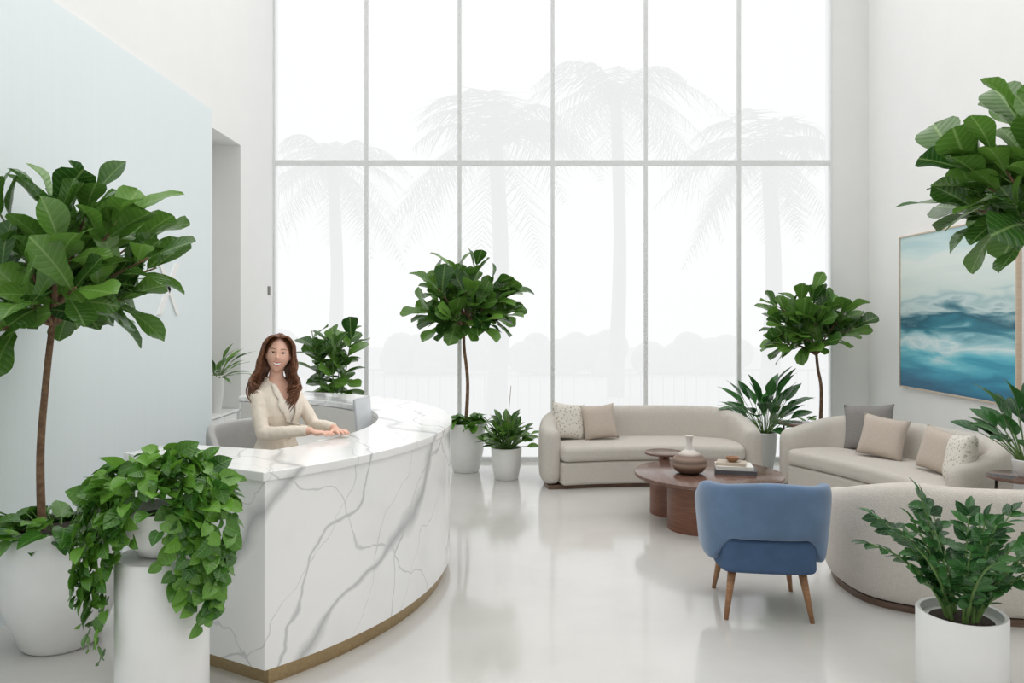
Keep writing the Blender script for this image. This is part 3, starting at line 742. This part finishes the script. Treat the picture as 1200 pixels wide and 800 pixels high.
def under(f,z,rad,n,L,kind='heart',spread=1.0,up=.1):
    rng=f.rng
    for i in range(n):
        a=rng.uniform(0,2*pi); q=rad*math.sqrt(rng.uniform(.05,1))*spread
        p=Vector((q*math.cos(a),q*math.sin(a),z+rng.uniform(0,up)*(1.3-q/(rad*spread+.01))))
        d=Vector((math.cos(a),math.sin(a),rng.uniform(-.5,.5)))+rdir(rng)*.5
        l=L*rng.uniform(.7,1.15)
        f.leaf(p,d,Vector((0,0,1))+rdir(rng)*.4,l,l*.8,kind,droop=.3)
        if i%2==0: f.stem([(p.x*.4,p.y*.4,z-.02),p],.003,5,leafy=True)
def potprof(r0,rm,r1,h,t=.02):
    return [(.001,0),(r0*.9,0),(r0,.015),(rm,h*.45),((rm+r1)/2*1.01,h*.8),(r1,h-.008),(r1-t*.4,h),(r1-t,h-.006),(r1-t,h-.05),(.001,h-.052)]
def soil(e,r,h): lathe("soil",[(.001,h-.05),(r,h-.05),(r*.7,h-.035),(.001,h-.03)],M['soil'],e)
def tree(name,loc,label,pot,tr,cc,cr,n,L,W,seed,ok=None,und=24,undL=.1,gr="fiddle leaf trees",upb=(-.1,.5)):
    rng=random.Random(seed); e=empty(name,loc,0,label,"plant",gr)
    lathe("pot",potprof(*pot),M['pot'],e,seg=56); soil(e,pot[2]-.022,pot[3])
    top=Vector(tr[-1])
    okl=(lambda v:ok(v+Vector(loc))) if ok else None
    f=Fol(rng,okl); br=canopy(f,cc,cr,n,L,W,top,upb=upb); f.build(e,M['fid'],M['trunk'],"foliage")
    mk("trunk",*join(tubeg(cat(tr,8),[.022,.018,.016],10),*br),M['trunk'],e)
    if und:
        f=Fol(rng,okl); under(f,pot[3]-.03,pot[2],und,undL,spread=1.1,up=.14); f.build(e,M['poth'],M['stem'],"underplanting")
    return e
inwall=lambda v: XL+.03<v.x<XR-.06 and v.y<YB-.03
tree("potted_fiddle_leaf_tree",(-2.42,4.12,0),"large fiddle leaf tree in rounded white pot by pale blue wall",(.19,.30,.27,.64),[(-.1,0,.55),(-.11,.0,1.0),(-.08,0,1.4),(-.04,0,1.75)],(-.0,-.02,1.98),(.66,.60,.66),220,.27,.185,11,inwall,75,.13)
tree("potted_fiddle_leaf_tree",(-.52,8.66,0),"fiddle leaf tree in white tapered pot before window",(.15,.20,.22,.55),[(0,0,.5),(.02,0,1.0),(-.02,0,1.4),(-.02,0,1.65)],(-.03,0,1.90),(.82,.56,.58),240,.27,.19,12,inwall,75,.13)
tree("potted_fiddle_leaf_tree",(3.55,8.84,0),"fiddle leaf tree in white pot in room corner",(.13,.17,.19,.48),[(0,0,.43),(.01,0,.9),(-.03,0,1.15),(-.05,0,1.35)],(-.12,-.05,1.62),(.70,.42,.52),190,.26,.18,13,inwall,40,.11)
tree("potted_fiddle_leaf_tree",(2.78,3.5,0),"tall fiddle leaf tree in white pot beside curved sofa",(.15,.19,.2,.45),[(0,0,.4),(-.1,.02,1.0),(-.3,.05,1.7),(-.32,.05,2.15)],(-.24,.05,2.38),(.58,.52,.42),150,.25,.175,14,inwall,0)
def shrub(loc,label,pot,n,L,W,zr,spread,seed,ok=None):
    rng=random.Random(seed); e=empty("potted_fiddle_leaf_shrub",loc,0,label,"plant"); lathe("pot",potprof(*pot),M['pot'],e); soil(e,pot[2]-.022,pot[3])
    f=Fol(rng,(lambda v:ok(v+Vector(loc))) if ok else None)
    for s in range(5):
        a=2*pi*s/5; tp=Vector((spread*.5*math.cos(a),spread*.5*math.sin(a),zr[1]-.12*rng.random()-.15)); b=Vector((.03*math.cos(a),.03*math.sin(a),pot[3]-.05))
        pts=cat([b,b.lerp(tp,.5)+Vector((0,0,.03)),tp],6); f.stem(pts,[.01,.005],6)
        for i in range(n//5):
            t=i/(n//5); p=pts[min(len(pts)-1,int((.30+.70*t)*(len(pts)-1)))]
            az=i*2.4+s; d=Vector((math.cos(az),math.sin(az),.25+1.1*t*t))+rdir(rng)*.4; f.leaf(p,d,Vector((0,-.3,1))+rdir(rng)*.7,L*rng.uniform(.7,1.1),W,'fiddle',droop=.2)
    f.build(e,M['fid'],M['stem']); return e
shrub((-1.90,8.1,0),"leafy fiddle leaf shrub in white pot behind desk",(.15,.19,.2,.5),80,.27,.18,(.8,1.76),.44,21,inwall)

def pothos():
    loc=Vector((-1.50,3.30,0)); rng=random.Random(33)
    ped=lathe("pedestal",[(.001,0),(.182,0),(.187,.01),(.187,.72),(.179,.73),(.001,.73)],M['pot'],loc=loc,seg=64); tag(ped,"tall white cylindrical plant pedestal beside marble desk","pedestal")
    e=empty("potted_pothos",(loc.x,loc.y,.73),0,"trailing green pothos in white bowl on pedestal","plant")
    lathe("pot",[(.001,0),(.07,0),(.095,.01),(.14,.06),(.163,.13),(.166,.2),(.155,.2),(.147,.16),(.001,.155)],M['pot'],e,seg=56); lathe("soil",[(.001,.156),(.145,.156),(.08,.175),(.001,.18)],M['soil'],e)
    def ok(v):
        w=v+Vector((loc.x,loc.y,.73)); r=math.hypot(v.x,v.y)
        if v.z<.0 and r<.193: return False
        if v.z<.2 and r<.17: return False
        fy=3.60+(-1.16-w.x)*(.49/.89)
        if w.y>fy-.03 and w.z<1.04 and w.x<-1.1: return False
        if w.x>=-1.14 and w.y>3.53 and w.z<1.04: return False
        return w.z>.01
    f=Fol(rng,ok)
    for i in range(300):
        a=rng.uniform(0,2*pi); q=.25*math.sqrt(rng.uniform(.0,1)); z=.22+.18*(1-(q/.28)**2)+rng.uniform(-.07,.05)
        p=Vector((q*math.cos(a)*1.2,q*math.sin(a)*.85,z)); d=Vector((math.cos(a),math.sin(a),rng.uniform(-.8,.3)))+rdir(rng)*.7
        l=rng.uniform(.055,.095); f.leaf(p,d,Vector((0,-.35,.9))+rdir(rng)*.8,l,l*.92,'heart',droop=.25,fold=.16,wav=.015,nu=7)
        if i%3==0: f.stem(cat([(p.x*.3,p.y*.3,.16),(p.x*.7,p.y*.7,z+.02),p],4),.003,5)
    vines=[(178,.31,.28),(-172,.33,.38),(-162,.31,.46),(-152,.28,.50),(-143,.25,.57),(-136,.25,.36),(-125,.24,.16),(-110,.23,.08),(-60,.26,.16),(-48,.27,.30),(-36,.29,.40),(-27,.30,.44),(-18,.31,.38),(-5,.30,.26),(165,.30,.25),(-42,.25,.36),(-158,.33,.34),(-30,.33,.3),(-147,.30,.42)]
    for k,(az,rad,dl_) in enumerate(vines):
        a=R(az); u=Vector((math.cos(a),math.sin(a),0)); sd_=Vector((-u.y,u.x,0))
        top=.24; pts=[Vector((0,0,.17))+u*.08,Vector((0,0,top))+u*.15,Vector((0,0,top-.03))+u*(rad-.05)]
        for j in range(1,7):
            t=j/6; pts.append(u*(rad-.02*t+.02*math.sin(j*2+k))+sd_*(.04*math.sin(j*1.3+k*2))+Vector((0,0,top-.05-dl_*t)))
        P=cat(pts,5); f.stem(P,[.0035,.002],5)
        step=max(1,int(len(P)*.045/(dl_+.3)))
        for i in range(4,len(P),step):
            s=1 if (i//step)%2 else -1; l=rng.uniform(.06,.095)*(1-.2*i/len(P))
            d=Vector((0,0,-.6))+sd_*s*rng.uniform(.5,1.1)+u*rng.uniform(.1,.7)
            f.leaf(P[i],d,u+Vector((0,0,.35))+rdir(rng)*.6,l,l*.92,'heart',droop=.2,fold=.16,wav=.015,nu=7)
    f.build(e,M['poth'],M['stem'],"foliage","vines")
pothos()
def zz(loc,label,potr,poth,n,Ls,seed,ok=None,spread=.9,ll=.085):
    rng=random.Random(seed); e=empty("potted_zz_plant",loc,0,label,"plant")
    lathe("pot",[(.001,0),(potr*.96,0),(potr,.01),(potr,poth-.008),(potr-.006,poth),(potr-.02,poth-.004),(potr-.02,poth-.04),(.001,poth-.042)],M['pot'],e,seg=64); soil(e,potr-.022,poth)
    f=Fol(rng,(lambda v:ok(v+Vector(loc))) if ok else None)
    for i in range(n):
        az=2.39996*i+rng.uniform(-.2,.2); u=Vector((math.cos(az),math.sin(az),0)); k=(.12+.95*(i/n)**.7)*spread; L=Ls*rng.uniform(.8,1.05)
        b=Vector((u.x*.06,u.y*.06,poth-.045)); pts=[b]
        for j in range(1,9):
            t=j/8; ang=k*(.25+t*.95); pts.append(pts[-1]+(u*math.sin(ang)+Vector((0,0,math.cos(ang))))*L/8)
        P=cat(pts,3); f.stem(P,[.009,.003],6); sd_=Vector((-u.y,u.x,0))
        m=len(P); q=int(m*.2)
        while q<m:
            t=(P[min(m-1,q+1)]-P[q-1]).normalized(); nn=t.cross(sd_)
            if nn.z<0: nn=-nn
            for s in(-1,1):
                if rng.random()<.1: continue
                f.leaf(P[q],sd_*s*.9+t*.55+rdir(rng)*.35,nn+rdir(rng)*.7,ll*rng.uniform(.8,1.15),ll*.60,'oval',droop=.2,fold=.12,wav=0,nu=6)
            q+=2
        f.leaf(P[-1],t,nn,ll,ll*.5,'oval',nu=6)
    f.build(e,M['dark'],M['stem']); return e
zz((2.06,3.52,0),"glossy dark green zz plant in white cylinder pot",.188,.40,20,.54,41,None,spread=1.05,ll=.085)
def rosette(name,loc,label,pp,n,L,W,pet,kind,seed,mleaf='dark',ok=None,el=(.2,1.35),droop=.4,dried=False):
    rng=random.Random(seed); e=empty(name,loc,0,label,"plant"); lathe("pot",potprof(*pp),M['pot'],e); soil(e,pp[2]-.022,pp[3])
    f=Fol(rng,(lambda v:ok(v+Vector(loc))) if ok else None)
    for i in range(n):
        az=i*2.399; ee=el[0]+(el[1]-el[0])*rng.random(); u=Vector((math.cos(az)*math.cos(ee),math.sin(az)*math.cos(ee),math.sin(ee)))
        b=Vector((.03*math.cos(az),.03*math.sin(az),pp[3]-.04)); pl=pet*rng.uniform(.4,1)
        m_=b+u*pl*.5+Vector((0,0,pl*.2)); t=b+u*pl+Vector((0,0,pl*.25)); 
        f.stem(cat([b,m_,t],4),[.005,.003],5)
        l=L*rng.uniform(.75,1.1); f.leaf(t,u+Vector((0,0,.15)),Vector((0,-.3,1))+Vector((-math.cos(az),-math.sin(az),0))*.5+rdir(rng)*.3,l,W*rng.uniform(.85,1.1),kind,droop=droop*rng.uniform(.5,1.3),wav=.01,nu=8)
    f.build(e,M[mleaf],M['stem'])
    if dried: mk("dried_stem",*tubeg(cat([(0,0,pp[3]-.05),(.02,0,.65),(.05,0,1.0)],5),[.005,.003],5),M['dried'],e)
    return e
rosette("potted_dracaena",(2.90,8.80,0),"broad-leaved green plant in white pot beside sofa",(.09,.12,.13,.42),60,.34,.13,.42,'lance',51,ok=inwall,el=(.1,1.4),droop=.4)
rosette("potted_foliage_plant",(-.06,8.26,0),"small green plant with dried stem in white pot",(.13,.155,.165,.34),100,.14,.095,.26,'oval',52,mleaf='fid',el=(-.1,1.4),dried=True)
rosette("potted_fern",(-3.00,7.78,.77),"small green fern in tall white pot on cabinet",(.05,.07,.075,.38),40,.24,.045,.16,'lance',53,mleaf='fid',el=(0,1.3),ok=lambda v:v.y>7.42 and v.y<8.1 and v.x>-3.5)
rosette("potted_philodendron",(3.64,5.42,.62),"broad-leaved green plant in small white pot on side table",(.06,.09,.1,.12),44,.24,.13,.36,'oval',54,ok=inwall,el=(.2,1.3),droop=.35)
cb=empty("storage_cabinet",(-3.2,7.765,0),0,"white storage cabinet inside wall niche","cabinet")
box("body",(-.35,.28,-.35,.35,.06,.745),M['white'],cb,bevel=.004); box("cabinet_top",(-.36,.31,-.365,.365,.745,.77),M['white'],cb,bevel=.004); box("plinth",(-.33,.25,-.33,.33,0,.06),M['metal'],cb)
for s in(-1,1):
    d=box("door",(.28,.297,-.172+s*.174,.172+s*.174,.07,.735),M['white'],cb,bevel=.002)
    box("handle",(.298,.31,s*.03-.006,s*.03+.006,.4,.55),M['metal'],d)
sw=box("light_switch",(XL,XL+.012,9.05,9.12,2.0,2.1),M['grey'],bevel=.003); tag(sw,"small grey switch plate on white wall","switch")

# ---------------------------------------------------------------- swivel chair
oc=empty("swivel_chair",(-1.57,4.86,0),R(66),"grey upholstered high swivel chair behind desk","chair")
seatp=[(-.2,-.2),(.2,-.2),(.23,0),(.2,.2),(-.2,.2),(-.23,0)]; seatp=[(p.x,p.y) for p in cat([(*p,0) for p in seatp+[seatp[0]]],5)[:-1]]
polyext("seat",seatp,.64,.72,M['chairgrey'],oc,bevel=.03)
cc_=[(-.25,.0),(-.26,.12),(-.2,.24),(0,.29)]; cc_+=[(-x,y) for x,y in reversed(cc_[:-1])]
pathwall("backrest",cc_,.06,lambda s:.70,lambda s:.86+.21*smo(min(s,1-s)/.3),M['chairgrey'],oc,rc=.05)
lathe("gas_lift",[(.001,.06),(.035,.06),(.035,.35),(.022,.36),(.022,.64),(.001,.64)],M['metal'],oc)
mk("base",*join(*[tubeg([(0,0,.075),(.27*math.cos(k*2*pi/5),.27*math.sin(k*2*pi/5),.03)],[.022,.014],8) for k in range(5)]),M['metal'],oc)
tor=[(.2*math.cos(a*2*pi/32),.2*math.sin(a*2*pi/32),.30) for a in range(33)]
mk("foot_ring",*join(tubeg(tor,.01,8),tubeg([(-.2,0,.3),(.2,0,.3)],.008,8)),M['metal'],oc)

# ---------------------------------------------------------------- world, camera
w=D.worlds.new("World"); SC.world=w; w.use_nodes=True; nt=w.node_tree; bg=nt.nodes["Background"]; bg.inputs[0].default_value=(1.0,.99,.975,1)
tc=nt.nodes.new("ShaderNodeTexCoord"); dt=nt.nodes.new("ShaderNodeVectorMath"); dt.operation='DOT_PRODUCT'; dt.inputs[1].default_value=(0,.80,.60)
nt.links.new(tc.outputs["Generated"],dt.inputs[0])
nt.links.new(math_node(nt,'MAXIMUM',math_node(nt,'ADD',math_node(nt,'MULTIPLY',dt.outputs["Value"],1.55),1.25),.45),bg.inputs[1])
cam=D.cameras.new("Camera"); co=D.objects.new("Camera",cam); COL.objects.link(co); co.location=(0,0,1.75); co.rotation_euler=(pi/2,0,0)
cam.lens=27; cam.sensor_width=36; cam.shift_y=-.025; cam.clip_end=200
SC.camera=co
SC.view_settings.view_transform='Standard'; SC.view_settings.look='None'
